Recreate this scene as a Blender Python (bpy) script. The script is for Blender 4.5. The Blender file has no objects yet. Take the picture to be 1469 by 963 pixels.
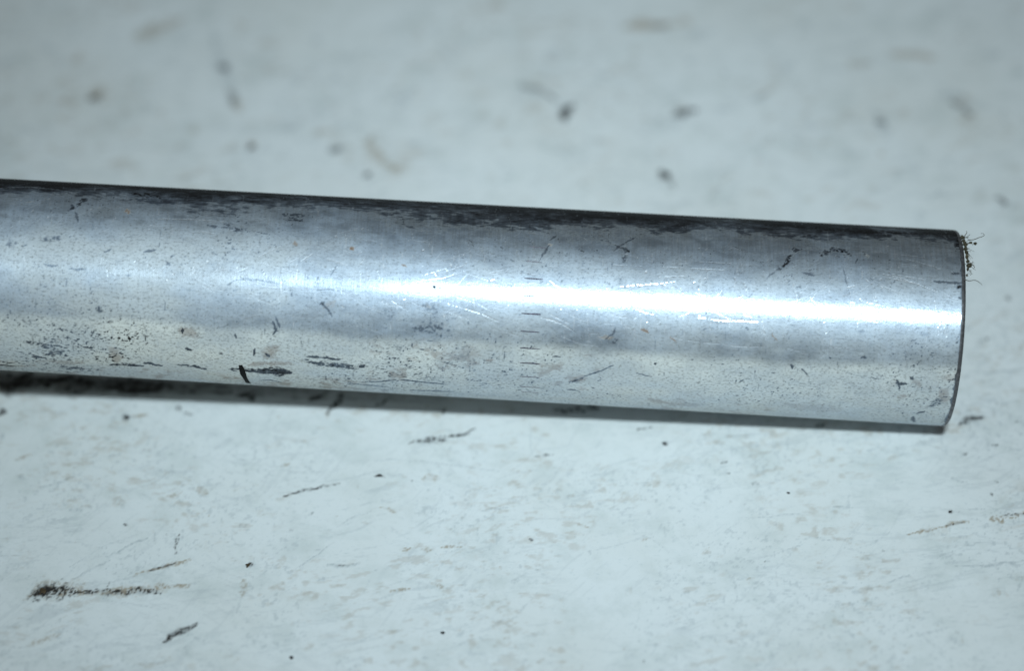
import bpy, bmesh, math, random
import numpy as np
from mathutils import Vector

# ------------------------------------------------------------------ camera, world, lamp, exposure
S = bpy.context.scene
C = S.collection
U = 0.02                                  # tube radius in metres
PW, PH = 1469.0, 963.0                    # size of the photograph
F_PX, CAM_D, CAM_E, ROLL = 5144.0, 37.881, math.radians(46), -0.0191
ce, se = math.cos(CAM_E), math.sin(CAM_E)
cv = np.array([0, -ce, se])
r0 = np.array([1.0, 0, 0]); u0 = np.array([0, se, ce])
cr, sr = math.cos(ROLL), math.sin(ROLL)
CR = cr * r0 + sr * u0
CU = -sr * r0 + cr * u0
CPOS = CAM_D * cv                         # in tube radii

cam_d = bpy.data.cameras.new('camera')
cam = bpy.data.objects.new('camera', cam_d); C.objects.link(cam)
from mathutils import Matrix
m = Matrix(((CR[0], CU[0], cv[0], CPOS[0] * U), (CR[1], CU[1], cv[1], CPOS[1] * U),
            (CR[2], CU[2], cv[2], CPOS[2] * U), (0, 0, 0, 1)))
cam.matrix_world = m
cam_d.sensor_width = 36.0
cam_d.lens = 36.0 * F_PX / PW
cam_d.clip_start = 0.01; cam_d.clip_end = 50
cam_d.dof.use_dof = True
cam_d.dof.focus_distance = (CAM_D - 2.1) * U
cam_d.dof.aperture_fstop = 5.0
S.camera = cam

S.view_settings.view_transform = 'Standard'
S.view_settings.look = 'None'
S.view_settings.exposure = 0.0
S.view_settings.gamma = 1.0
S.view_settings.use_curve_mapping = False

wd = bpy.data.worlds.new('World'); S.world = wd; wd.use_nodes = True
bg = wd.node_tree.nodes['Background']
bg.inputs[0].default_value = (1.0, 0.90, 0.80, 1); bg.inputs[1].default_value = 0.046

L_E, L_X, L_D, AX_Y = 1.0113, 3.5, 28.48, -0.979
LP = Vector((L_X, AX_Y - L_D * math.cos(L_E), L_D * math.sin(L_E))) * U
ld = bpy.data.lights.new('flash', 'AREA')
ld.shape = 'RECTANGLE'; ld.size = 2.0 * U; ld.size_y = 1.15 * U
ld.energy = 0.465; ld.color = (0.775, 0.935, 1.0); ld.spread = math.radians(64)
lo = bpy.data.objects.new('flash', ld); C.objects.link(lo)
lo.location = LP
lo.rotation_euler = (Vector((0.2 * U, 2.3 * U, 0)) - LP).to_track_quat('-Z', 'Y').to_euler()

# ------------------------------------------------------------------ helpers
rng = np.random.default_rng(11)
random.seed(4)

def ray(px, py):
    d = -cv + CR * ((px - PW / 2) / F_PX) + CU * ((PH / 2 - py) / F_PX)
    return d / np.linalg.norm(d)

def on_table(px, py, z=0.0):
    d = ray(px, py); t = (z - CPOS[2]) / d[2]
    return CPOS + t * d

YAW, TILT, XE, TAPER = -0.0432, 0.0643, 4.4706, 0.0031
AXT = np.array([math.cos(YAW) * math.cos(TILT), math.sin(YAW) * math.cos(TILT), -math.sin(TILT)])
END = np.array([XE, AX_Y, math.cos(TILT)])
N1 = np.cross(AXT, [0, 0, 1.0]); N1 /= np.linalg.norm(N1)      # towards the viewer, level
N2 = np.cross(N1, AXT)                                        # up

def on_tube(px, py):
    """pixel -> (s along axis from the end, angle from level-front upward)"""
    d = ray(px, py); o = CPOS - END
    rad = 1.0; s = 0
    for _ in range(4):
        dp = d - (d @ AXT) * AXT; op = o - (o @ AXT) * AXT
        a = dp @ dp; b = 2 * dp @ op; c = op @ op - rad * rad
        disc = b * b - 4 * a * c
        if disc < 0:
            t = -b / (2 * a)
        else:
            t = (-b - math.sqrt(disc)) / (2 * a)
        p = o + t * d
        s = p @ AXT
        rad = 1 + TAPER * min(s, 0)
    return s, math.atan2(p @ N2, p @ N1)

def tube_pt(s, a, lift=0.0):
    r = 1 + TAPER * min(s, 0) + lift
    return END + s * AXT + r * (math.cos(a) * N1 + math.sin(a) * N2)

def link_mesh(name, verts, faces, mat, parent=None, smooth=True):
    me = bpy.data.meshes.new(name)
    me.from_pydata([tuple(v) for v in verts], [], faces)
    me.update()
    if mat: me.materials.append(mat)
    if smooth:
        me.polygons.foreach_set('use_smooth', [True] * len(me.polygons))
    o = bpy.data.objects.new(name, me); C.objects.link(o)
    if parent: o.parent = parent
    return o

def grid_mesh(name, P, closed_v=False):
    """P: (n, k, 3) array -> quad grid mesh"""
    n, k = P.shape[:2]
    me = bpy.data.meshes.new(name)
    idx = np.arange(n * k).reshape(n, k)
    if closed_v:
        nxt = np.roll(idx, -1, axis=1)
        q = np.stack([idx[:-1], idx[1:], nxt[1:], nxt[:-1]], -1).reshape(-1, 4)
    else:
        q = np.stack([idx[:-1, :-1], idx[1:, :-1], idx[1:, 1:], idx[:-1, 1:]], -1).reshape(-1, 4)
    me.vertices.add(n * k)
    me.vertices.foreach_set('co', P.reshape(-1).astype(np.float32))
    me.loops.add(q.size)
    me.loops.foreach_set('vertex_index', q.reshape(-1).astype(np.int32))
    me.polygons.add(len(q))
    me.polygons.foreach_set('loop_start', (np.arange(len(q)) * 4).astype(np.int32))
    me.polygons.foreach_set('loop_total', np.full(len(q), 4, np.int32))
    me.polygons.foreach_set('use_smooth', np.ones(len(q), bool))
    me.update(calc_edges=True)
    return me

def set_attr(me, name, arr):
    a = me.attributes.new(name, 'FLOAT_COLOR', 'POINT')
    v = np.ones((arr.shape[0] * arr.shape[1], 4), np.float32)
    v[:, :3] = np.clip(arr.reshape(-1, 3), 0, 1)
    a.data.foreach_set('color', v.reshape(-1))

def h2(ix, iy, seed):
    n = (ix.astype(np.int64) * 374761393 + iy.astype(np.int64) * 668265263 + seed * 974634599) & 0x7fffffff
    n = ((n ^ (n >> 13)) * 1274126177) & 0x7fffffff
    return ((n ^ (n >> 16)) & 0xffff) / 65535.0

def vnoise(x, y, seed):
    ix = np.floor(x); iy = np.floor(y); fx = x - ix; fy = y - iy
    fx = fx * fx * (3 - 2 * fx); fy = fy * fy * (3 - 2 * fy)
    ix = ix.astype(np.int64); iy = iy.astype(np.int64)
    a = h2(ix, iy, seed); b = h2(ix + 1, iy, seed); c = h2(ix, iy + 1, seed); d = h2(ix + 1, iy + 1, seed)
    return (a * (1 - fx) + b * fx) * (1 - fy) + (c * (1 - fx) + d * fx) * fy

def fbm(x, y, seed, octv=4, gain=0.55):
    t = 0; amp = 1; tot = 0
    for i in range(octv):
        t = t + amp * vnoise(x, y, seed + 17 * i); tot += amp
        x = x * 2.03 + 5.3; y = y * 2.03 + 1.7; amp *= gain
    return t / tot

def sstep(a, b, x):
    t = np.clip((x - a) / (b - a), 0, 1)
    return t * t * (3 - 2 * t)

class Canvas:
    """marks laid on a surface by its own two length coordinates (in tube radii)"""
    def __init__(self, X, Y, dusty=False):
        self.dusty = dusty
        self.X, self.Y = X, Y                                   # 1-D sorted coordinates
        self.A = np.zeros((len(X), len(Y), 3), np.float32)
    def stroke(self, pts, w, amt, ch=0, rag=0.5, soft=0.5, taper=True, grain=60.0, seed=None, warp=1.6):
        pts = np.asarray(pts, float)
        seed = int(rng.integers(1, 99999)) if seed is None else seed
        mrg = w * 4 + 0.02
        i0, i1 = np.searchsorted(self.X, [pts[:, 0].min() - mrg, pts[:, 0].max() + mrg])
        j0, j1 = np.searchsorted(self.Y, [pts[:, 1].min() - mrg, pts[:, 1].max() + mrg])
        if i1 <= i0 or j1 <= j0: return
        x = self.X[i0:i1][:, None]; y = self.Y[j0:j1][None, :]
        wa = warp * w
        wx = wa * (fbm(x / (w * 5 + .02) + 0 * y, y / (w * 5 + .02) + 0 * x, seed + 31, 3) - .5) * 2
        wy = wa * (fbm(x / (w * 5 + .02) + 9.1 + 0 * y, y / (w * 5 + .02) + 0 * x, seed + 47, 3) - .5) * 2
        x = x + wx; y = y + wy
        best = np.full((i1 - i0, j1 - j0), 1e9); along = np.zeros_like(best)
        L = np.r_[0, np.cumsum(np.hypot(*np.diff(pts, axis=0).T))] if len(pts) > 1 else np.array([0.])
        tot = max(L[-1], 1e-6)
        if len(pts) == 1:
            best = np.hypot(x - pts[0, 0], y - pts[0, 1])
        for k in range(len(pts) - 1):
            ax, ay = pts[k]; bx, by = pts[k + 1]
            dx, dy = bx - ax, by - ay; l2 = dx * dx + dy * dy + 1e-12
            t = np.clip(((x - ax) * dx + (y - ay) * dy) / l2, 0, 1)
            dd = np.hypot(x - ax - t * dx, y - ay - t * dy)
            mm = dd < best
            best = np.where(mm, dd, best); along = np.where(mm, (L[k] + t * (L[k + 1] - L[k])) / tot, along)
        n = fbm(x * grain, y * grain, seed, 3)
        n2 = fbm(x * grain * .25, y * grain * .25, seed + 5, 2)
        ww = w * (1 + rag * 2.2 * (n2 - .5))
        if taper and len(pts) > 1: ww = ww * (0.35 + 0.65 * np.sin(np.pi * np.clip(along * .9 + .05, 0, 1)))
        d = best / np.maximum(ww, 1e-5)
        base = 1 - sstep(max(0, 1 - 1.6 * soft), 1 + soft, d)
        nn = np.clip((n - .30) / .40, 0, 1)
        a = amt * sstep(-.03, .34, base - rag * 1.25 * nn) * np.sqrt(base)
        if self.dusty:
            base = 1 - sstep(1 - soft, 1 + soft, d)
            a = amt * base * (1 - rag + rag * 1.6 * sstep(.44, .64, n))
        a = np.clip(a, 0, 1)
        V = self.A[i0:i1, j0:j1, ch]
        self.A[i0:i1, j0:j1, ch] = 1 - (1 - V) * (1 - a)

def new_mat(name):
    mt = bpy.data.materials.new(name); mt.use_nodes = True
    nt = mt.node_tree; nt.nodes.clear()
    return mt, nt
def N(nt, typ, **kw):
    n = nt.nodes.new(typ)
    for k, v in kw.items():
        if hasattr(n, k): setattr(n, k, v)
    return n
def setin(n, **kw):
    for k, v in kw.items(): n.inputs[k.replace('_', ' ')].default_value = v
    return n
def math_n(nt, op, a, b=None, clamp=False):
    n = nt.nodes.new('ShaderNodeMath'); n.operation = op; n.use_clamp = clamp
    for i, v in enumerate((a, b)):
        if v is None: continue
        if isinstance(v, (int, float)): n.inputs[i].default_value = v
        else: nt.links.new(v, n.inputs[i])
    return n.outputs[0]
def mix_c(nt, fac, a, b, mode='MIX'):
    n = nt.nodes.new('ShaderNodeMix'); n.data_type = 'RGBA'; n.blend_type = mode
    for s_, v in ((n.inputs[0], fac), (n.inputs[6], a), (n.inputs[7], b)):
        if isinstance(v, (int, float, tuple)): s_.default_value = v
        else: nt.links.new(v, s_)
    return n.outputs[2]
def noise_n(nt, vec, scale, detail=4, rough=.55):
    n = nt.nodes.new('ShaderNodeTexNoise'); n.inputs['Scale'].default_value = scale
    n.inputs['Detail'].default_value = detail; n.inputs['Roughness'].default_value = rough
    nt.links.new(vec, n.inputs['Vector']); return n.outputs[0]
def ramp_n(nt, fac, a, b, lo_=0.0, hi=1.0):
    n = nt.nodes.new('ShaderNodeMapRange'); n.interpolation_type = 'SMOOTHSTEP'
    n.inputs[1].default_value = a; n.inputs[2].default_value = b
    n.inputs[3].default_value = lo_; n.inputs[4].default_value = hi
    nt.links.new(fac, n.inputs[0]); return n.outputs[0]
def mapping(nt, vec, sc):
    n = nt.nodes.new('ShaderNodeMapping'); n.inputs['Scale'].default_value = sc
    nt.links.new(vec, n.inputs[0]); return n.outputs[0]

# ------------------------------------------------------------------ worktop material
def worktop_material():
    mt, nt = new_mat('scuffed_white_laminate'); ln = nt.links.new
    out = N(nt, 'ShaderNodeOutputMaterial'); bs = N(nt, 'ShaderNodeBsdfPrincipled')
    ln(bs.outputs[0], out.inputs[0])
    tc = N(nt, 'ShaderNodeTexCoord').outputs['Object']
    at = N(nt, 'ShaderNodeAttribute', attribute_name='marks')
    sp = N(nt, 'ShaderNodeSeparateColor'); ln(at.outputs['Color'], sp.inputs[0])
    big = noise_n(nt, tc, 22, 3); fine = noise_n(nt, tc, 900, 3, .7); mid = noise_n(nt, tc, 160, 4, .6)
    col = mix_c(nt, ramp_n(nt, big, .35, .7), (.70, .735, .745, 1), (.66, .685, .68, 1))
    col = mix_c(nt, ramp_n(nt, mid, .48, .74, 0, .38), col, (.54, .575, .56, 1))
    cloud = noise_n(nt, mapping(nt, tc, (1, 1.3, 1)), 75, 5, .62)
    col = mix_c(nt, ramp_n(nt, cloud, .48, .70, 0, .42), col, (.50, .545, .535, 1))
    col = mix_c(nt, ramp_n(nt, fine, .54, .78, 0, .42), col, (.47, .53, .55, 1))
    col = mix_c(nt, math_n(nt, 'MULTIPLY', sp.outputs[2], .62), col, (.30, .345, .37, 1))
    col = mix_c(nt, math_n(nt, 'MULTIPLY', sp.outputs[1], .8), col, (.30, .235, .155, 1))
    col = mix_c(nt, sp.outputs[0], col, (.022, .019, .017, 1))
    ln(col, bs.inputs['Base Color'])
    rg = ramp_n(nt, mid, .3, .7, .42, .58)
    ln(math_n(nt, 'ADD', rg, math_n(nt, 'MULTIPLY', sp.outputs[0], .3)), bs.inputs['Roughness'])
    bs.inputs['Specular IOR Level'].default_value = .35
    bp = N(nt, 'ShaderNodeBump'); bp.inputs['Strength'].default_value = .12; bp.inputs['Distance'].default_value = .0004
    ln(math_n(nt, 'ADD', noise_n(nt, tc, 420, 3), math_n(nt, 'MULTIPLY', sp.outputs[0], 1.2)), bp.inputs['Height'])
    ln(bp.outputs[0], bs.inputs['Normal'])
    return mt

# ------------------------------------------------------------------ worktop (one sheet; fine in view, coarse beyond)
gx = np.r_[-30, -20, -13, -9, np.linspace(-7.2, 7.2, 1000), 9, 13, 20, 30]
gy = np.r_[-16, -11, -8, np.linspace(-5.6, 6.4, 680), 9, 14, 20]
cv_t = Canvas(gx, gy, True)
def T(px): return [tuple(on_table(x, y)[:2]) for x, y in px]
K = 1 / 136.0                                    # photo pixels -> tube radii (about)
def ts(px, w, amt, ch=0, rag=.6, soft=.5, **k): cv_t.stroke(T(px), w * K, amt, ch, rag, soft, **k)

# the marks that can be told apart, foreground
ts([(44, 857), (58, 850), (78, 845), (100, 846)], 8, 1.0, 0, .75, .7)
ts([(50, 852), (62, 846), (76, 846)], 6, 1.0, 0, .5, .6)
ts([(46, 860), (66, 850), (92, 846), (122, 848)], 9, .85, 0, .9, .9)
ts([(54, 852), (72, 847)], 6, 1, 0, .3, .8)
ts([(44, 860), (70, 849), (126, 849)], 7, .7, 1, .9, .9)
ts([(46, 846), (70, 840), (120, 843)], 10, .4, 1, .8, .8)
ts([(118, 850), (150, 849), (178, 850), (215, 849), (232, 852)], 4.5, 1.0, 0, .75, .6)
ts([(118, 850), (180, 850), (240, 848), (262, 842)], 7, .75, 1, .7, .8)
ts([(190, 826), (222, 818), (248, 808), (272, 803)], 2.6, .95, 1, .7, .6)
ts([(210, 821), (252, 808)], 2.2, .8, 0, .7, .6)
ts([(245, 813), (275, 804)], 2.4, .6, 1, .7, .6)
ts([(257, 765), (254, 780), (250, 796)], 2.2, .75, 0, .8, .6)
ts([(104, 832), (130, 818), (157, 804)], 1.6, .6, 2, .5, .5)
ts([(165, 796), (190, 780), (214, 772)], 1.6, .7, 2, .5, .5)
ts([(220, 760), (222, 778)], 1.4, .6, 2, .4, .5)
ts([(234, 925), (248, 908), (262, 905), (281, 896)], 3.6, .95, 0, .5, .6)
ts([(244, 912), (268, 902)], 5, .7, 2, .5, .7)
ts([(354, 810), (357, 815)], 5, .9, 0, .5, .6)
ts([(350, 832), (352, 842), (346, 856)], 3.5, .55, 1, .7, .7)
ts([(340, 880), (345, 858)], 2, .5, 2, .6, .6)
ts([(408, 712), (436, 705), (460, 700)], 2.2, .85, 0, .6, .6)
ts([(460, 700), (486, 694)], 2.4, .6, 0, .7, .6)
ts([(420, 820), (450, 800), (480, 778)], 1.6, .6, 2, .6, .6)
ts([(470, 813), (500, 812), (516, 811)], 3, .75, 2, .5, .6)
ts([(482, 812), (500, 811)], 2, .5, 0, .6, .6)
ts([(455, 834), (470, 829)], 3, .5, 2, .6, .6)
ts([(586, 637), (612, 632), (635, 629), (672, 622), (684, 614)], 3.2, .85, 0, .85, .7)
ts([(612, 634), (640, 628)], 4.5, .7, 0, .8, .7)
ts([(600, 640), (680, 620)], 8, .4, 2, .8, .8)
ts([(541, 682), (546, 681), (552, 684)], 3.2, .9, 0, .6, .6)
ts([(555, 683), (580, 680)], 2, .45, 2, .6, .6)
ts([(606, 684), (632, 683)], 5, .6, 1, .7, .8)
ts([(545, 728), (560, 732), (568, 736)], 2, .6, 1, .8, .6)
ts([(572, 790), (590, 789)], 2.4, .7, 1, .8, .6)
ts([(604, 789), (620, 791)], 2.8, .75, 1, .7, .6)
ts([(631, 787), (662, 785)], 2.4, .7, 1, .7, .6)
ts([(560, 850), (588, 846)], 2.4, .6, 1, .8, .6)
ts([(620, 838), (634, 844)], 2.4, .6, 1, .8, .6)
ts([(690, 734), (712, 730), (732, 730)], 1.8, .55, 2, .6, .6)
ts([(760, 608), (762, 655)], 1.2, .5, 2, .3, .6)
ts([(766, 655), (785, 654), (800, 653)], 2.0, .7, 0, .8, .6)
ts([(734, 836), (746, 832)], 3, .5, 2, .6, .7); ts([(745, 812), (748, 814)], 2.6, .5, 2, .5, .7)
ts([(952, 635), (955, 638)], 3.2, .85, 0, .5, .6)
ts([(915, 617), (934, 613)], 1.6, .8, 0, .6, .6)
ts([(898, 684), (900, 695)], 2.4, .45, 2, .6, .6); ts([(946, 762), (950, 752)], 2, .5, 2, .5, .6)
ts([(820, 748), (846, 758)], 1.4, .5, 1, .7, .6); ts([(920, 778), (930, 774)], 2, .6, 1, .6, .6)
ts([(1036, 665), (1043, 662)], 3, .75, 0, .6, .6); ts([(1078, 692), (1090, 695)], 2.2, .7, 0, .7, .6)
ts([(1218, 663), (1240, 664)], 2.4, .5, 2, .7, .7)
ts([(1062, 745), (1110, 741), (1165, 735)], 1.4, .55, 2, .6, .5); ts([(1195, 727), (1226, 729)], 1.6, .6, 2, .6, .5)
ts([(1142, 775), (1165, 772), (1200, 776), (1222, 773)], 1.8, .6, 2, .7, .6)
ts([(1304, 767), (1330, 761), (1350, 757)], 2.6, .9, 1, .8, .6)
ts([(1350, 756), (1372, 752), (1388, 750)], 3.2, .95, 1, .5, .6); ts([(1358, 754), (1384, 751)], 2.4, .7, 0, .7, .6)
ts([(1416, 748), (1440, 742), (1470, 736)], 4.5, .95, 1, .9, .7); ts([(1432, 743), (1468, 737)], 2.6, .5, 0, .8, .6)
ts([(1360, 734), (1366, 736)], 2.6, .8, 0, .5, .6); ts([(1386, 731), (1414, 731)], 1.6, .5, 2, .6, .6)
ts([(1370, 814), (1420, 812), (1470, 806)], 2, .7, 2, .5, .6); ts([(1445, 808), (1460, 807)], 3.5, .5, 2, .5, .7)
ts([(1268, 840), (1300, 828), (1313, 824)], 1.8, .6, 2, .6, .6); ts([(1236, 802), (1250, 802)], 2.6, .55, 2, .6, .7)
ts([(1070, 832), (1086, 830)], 2.2, .5, 1, .7, .6)
ts([(1374, 609), (1396, 601), (1412, 596)], 5.0, .75, 0, .8, .8); ts([(1386, 603), (1404, 600)], 4.0, .7, 0, .6, .7)
ts([(1378, 606), (1410, 600)], 11, .5, 2, .7, .9); ts([(1388, 588), (1393, 592)], 3.6, .6, 2, .5, .8)
ts([(1396, 618), (1398, 626)], 2, .55, 2, .5, .6); ts([(1340, 634), (1316, 634), (1358, 648)], 1.4, .5, 2, .6, .5)
ts([(1352, 680), (1375, 690), (1395, 697)], 2, .6, 2, .8, .6); ts([(1383, 651), (1389, 653)], 2.2, .8, 0, .6, .6)
ts([(1425, 640), (1434, 640)], 1.8, .8, 0, .6, .6); ts([(1410, 540), (1440, 532), (1469, 530)], 2.4, .7, 2, .4, .6)
ts([(1438, 470), (1444, 490), (1440, 508)], 2.5, .5, 2, .5, .7)
ts([(85, 912), (60, 920), (40, 928)], 4, .5, 1, .7, .8); ts([(2, 943), (14, 938)], 4, .6, 2, .5, .7)
ts([(26, 658), (40, 654)], 5, .5, 1, .7, .8); ts([(30, 686), (38, 687)], 4, .7, 2, .5, .7)
ts([(55, 700), (92, 692), (118, 680)], 2.2, .6, 2, .7, .6); ts([(150, 657), (172, 653)], 3, .6, 2, .7, .7)
ts([(190, 598), (214, 595)], 3.5, .6, 1, .7, .8); ts([(176, 602), (184, 597)], 5, .9, 0, .4, .7)
ts([(100, 732), (116, 731)], 3, .6, 2, .6, .7); ts([(178, 753), (182, 755)], 2.6, .8, 0, .5, .6)
ts([(238, 715), (262, 706)], 3.5, .55, 1, .6, .8); ts([(288, 700), (298, 708)], 4.5, .7, 1, .6, .8)
ts([(405, 671), (416, 666)], 2.6, .6, 1, .7, .7); ts([(430, 634), (440, 636)], 3, .6, 1, .7, .7)
ts([(395, 625), (397, 632)], 2.6, .7, 2, .4, .7); ts([(244, 676), (248, 680)], 2.4, .6, 2, .5, .7)
ts([(252, 580), (258, 588)], 5, .8, 0, .7, .8); ts([(262, 592), (276, 594)], 3.4, .7, 0, .7, .8)
ts([(0, 598), (4, 592), (2, 588)], 5.5, .95, 0, .3, .6); ts([(0, 632), (4, 622)], 4, .6, 2, .4, .7)
# in the shadow below the tube
ts([(340, 570), (356, 562), (362, 572)], 8, .95, 0, .5, .8); ts([(444, 573), (466, 566)], 3.6, .95, 0, .3, .7)
ts([(472, 596), (482, 580), (488, 566)], 4.2, .95, 0, .5, .7); ts([(468, 600), (476, 588)], 5, .6, 1, .7, .8)
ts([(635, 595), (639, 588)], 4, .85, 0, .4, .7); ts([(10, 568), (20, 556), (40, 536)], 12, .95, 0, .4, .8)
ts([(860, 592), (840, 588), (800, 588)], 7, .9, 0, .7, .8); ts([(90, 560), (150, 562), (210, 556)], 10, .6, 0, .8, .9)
ts([(540, 578), (560, 574)], 5, .7, 0, .7, .8); ts([(1170, 612), (1180, 610)], 4, .8, 0, .5, .7)
for a_, b_, w_, m_ in ((-60, 90, 10, .9), (60, 230, 13, .8), (160, 330, 11, .6), (300, 470, 9, .4), (420, 640, 7, .25)):  # painted shade: deepens the tube's cast shadow towards the left
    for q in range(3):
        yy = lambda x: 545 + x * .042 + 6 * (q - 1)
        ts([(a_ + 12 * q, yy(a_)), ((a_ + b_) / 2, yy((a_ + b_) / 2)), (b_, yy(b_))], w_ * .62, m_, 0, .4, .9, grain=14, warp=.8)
# behind the tube (seen out of focus)
ts([(804, 172), (808, 160), (818, 153)], 8.5, 1.0, 0, .2, .6); ts([(780, 130), (744, 122), (792, 140), (812, 152)], 6, .55, 2, .4, .9)
ts([(744, 122), (770, 126), (794, 140)], 4, .6, 0, .5, .8)
ts([(953, 246), (960, 254)], 7.5, .95, 0, .25, .6); ts([(962, 256), (968, 270)], 4, .5, 0, .4, .8)
ts([(965, 168), (980, 161), (998, 158)], 6.5, .85, 0, .5, .7); ts([(1030, 157), (1050, 156)], 6, .5, 2, .5, .9)
ts([(1075, 140), (1100, 130)], 7, .8, 2, .4, .8); ts([(1090, 134), (1106, 126)], 6, .7, 1, .4, .8)
ts([(1368, 142), (1382, 150), (1392, 162)], 7, .75, 0, .6, .8); ts([(1340, 140), (1380, 138)], 8, .6, 2, .5, .9)
ts([(1426, 286), (1444, 292)], 6, .85, 0, .4, .7); ts([(1450, 296), (1462, 294)], 4, .6, 2, .4, .8)
ts([(1258, 172), (1268, 180)], 6, .6, 0, .6, .8); ts([(1250, 160), (1262, 168), (1275, 200)], 9, .55, 2, .5, .9)
ts([(1160, 180), (1170, 184)], 6, .6, 2, .4, .8); ts([(1284, 250), (1290, 256)], 6, .5, 2, .4, .8)
ts([(1210, 214), (1222, 220)], 6, .6, 2, .5, .9); ts([(1332, 280), (1370, 278)], 5, .6, 2, .6, .8)
ts([(1340, 120), (1400, 150), (1440, 166)], 7, .4, 2, .6, .9); ts([(1280, 76), (1340, 82)], 12, .7, 1, .5, .9)
ts([(1220, 92), (1250, 86)], 10, .5, 1, .5, .9); ts([(1420, 80), (1436, 82)], 9, .6, 2, .5, .9); ts([(1456, 100), (1464, 106)], 8, .7, 2, .4, .9)
ts([(900, 42), (930, 36), (966, 32)], 10, .9, 1, .4, .8); ts([(930, 36), (960, 32)], 7, .5, 0, .5, .9)
ts([(700, 3), (726, 2)], 9, .7, 1, .3, .8); ts([(970, 20), (980, 30)], 11, .6, 1, .5, .9)
ts([(314, 90), (320, 97)], 8, .8, 0, .5, .7); ts([(302, 40), (316, 84), (326, 120), (336, 150)], 9, .6, 2, .4, .9)
ts([(336, 148), (342, 156)], 8, .8, 1, .5, .8); ts([(326, 125), (340, 150)], 6, .6, 0, .7, .9)
ts([(128, 142), (136, 134)], 7.5, .8, 0, .6, .7); ts([(126, 143), (138, 130)], 10, .7, 1, .4, .9)
ts([(80, 138), (110, 142)], 10, .5, 1, .5, .9); ts([(358, 212), (366, 210)], 6.5, .85, 0, .5, .7)
ts([(358, 213), (370, 208)], 9, .7, 1, .4, .8); ts([(334, 215), (346, 214)], 7, .6, 2, .5, .9)
ts([(474, 217), (492, 212)], 7, .75, 0, .6, .8); ts([(470, 218), (496, 208)], 9, .5, 2, .5, .9)
ts([(455, 190), (480, 186)], 8, .6, 1, .5, .9); ts([(395, 186), (425, 182)], 9, .65, 2, .5, .9)
ts([(522, 254), (532, 249)], 6.5, .85, 0, .5, .7); ts([(530, 196), (534, 220), (542, 236), (570, 242)], 8, .7, 1, .5, .9)
ts([(586, 204), (594, 206)], 7, .7, 2, .4, .8); ts([(30, 185), (44, 190)], 8, .5, 2, .5, .9)
ts([(448, 54), (460, 56)], 8, .7, 2, .5, .8); ts([(200, 48), (230, 38), (256, 24)], 12, .6, 1, .5, .9)
ts([(104, 86), (114, 88)], 9, .6, 1, .5, .9); ts([(60, 72), (80, 74)], 9, .5, 2, .5, .9); ts([(0, 90), (24, 88)], 10, .6, 2, .5, .9)
ts([(160, 232), (190, 238)], 12, .5, 1, .5, .9); ts([(1120, 98), (1130, 92)], 9, .6, 2, .5, .9); ts([(990, 92), (996, 94)], 9, .7, 2, .4, .9)
ts([(1148, 40), (1156, 42)], 9, .6, 2, .5, .9); ts([(1010, 60), (1000, 50), (1020, 44)], 10, .5, 2, .5, .9)
ts([(640, 70), (660, 74)], 9, .5, 2, .5, .9); ts([(780, 76), (800, 74)], 8, .6, 2, .5, .9); ts([(564, 160), (580, 140), (600, 124)], 9, .5, 2, .5, .9)
ts([(860, 108), (866, 112)], 8, .5, 2, .4, .9); ts([(1406, 318), (1410, 322)], 4, .6, 2, .4, .8); ts([(1400, 500), (1408, 490)], 5, .7, 2, .5, .8)
ts([(1386, 478), (1392, 470)], 4, .6, 2, .4, .8); ts([(1445, 428), (1449, 430)], 4, .8, 0, .4, .7); ts([(1450, 374), (1462, 360)], 8, .5, 2, .5, .9)
# random fine scuffs and specks of use
for k in range(1900):
    x = rng.uniform(-7, 7); y = rng.uniform(-5.4, 6.2)
    dens = vnoise(np.array([x * .8]), np.array([y * .8]), 91)[0]
    if rng.random() > .25 + dens: continue
    far = 1.0 if y < 0.6 else 1.5
    t = rng.random()
    if t < .42:                                       # short scratch
        a = rng.normal(.25, .5) if rng.random() < .7 else rng.uniform(0, 3.1); l = rng.exponential(.14) + .03; b = a + rng.normal(0, .25)
        pts = [(x, y), (x + l * math.cos(a), y + l * math.sin(a)), (x + l * (math.cos(a) + math.cos(b)), y + l * (math.sin(a) + math.sin(b)))]
        cv_t.stroke(pts, rng.uniform(.006, .012) * far, rng.uniform(.12, .5), 2, .6, .7)
    elif t < .78:                                     # speck
        q = rng.random()
        cv_t.stroke([(x, y), (x + rng.normal(0, .02), y + rng.normal(0, .02))], rng.uniform(.006, .016) * far, rng.uniform(.2, .8) * (1 if q < .4 else .8), 0 if q < .28 else (1 if q < .55 else 2), .5, .6)
    else:                                             # smudge
        a = rng.uniform(-.4, .8); l = rng.uniform(.03, .2)
        cv_t.stroke([(x, y), (x + l * math.cos(a), y + l * math.sin(a))], rng.uniform(.03, .09) * far, rng.uniform(.08, .3), 1 if rng.random() < .5 else 2, .9, .9, grain=25)
XX, YY = np.meshgrid(gx, gy, indexing='ij')
inner = (np.abs(XX) < 7.3) & (YY > -5.7) & (YY < 6.5)
pep = fbm(XX * 26, YY * 26, 301, 3)
cl = fbm(XX * 1.3, YY * 1.3, 311, 3)
cv_t.A[..., 2] = 1 - (1 - cv_t.A[..., 2]) * (1 - np.where(inner, .55 * sstep(.60, .78, pep) * sstep(.40, .62, cl), 0))
cv_t.A[..., 1] = 1 - (1 - cv_t.A[..., 1]) * (1 - np.where(inner, .40 * sstep(.58, .80, fbm(XX * 9, YY * 14, 331, 4)) * sstep(.48, .66, fbm(XX * .9, YY * .9, 341, 2)), 0))
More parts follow.
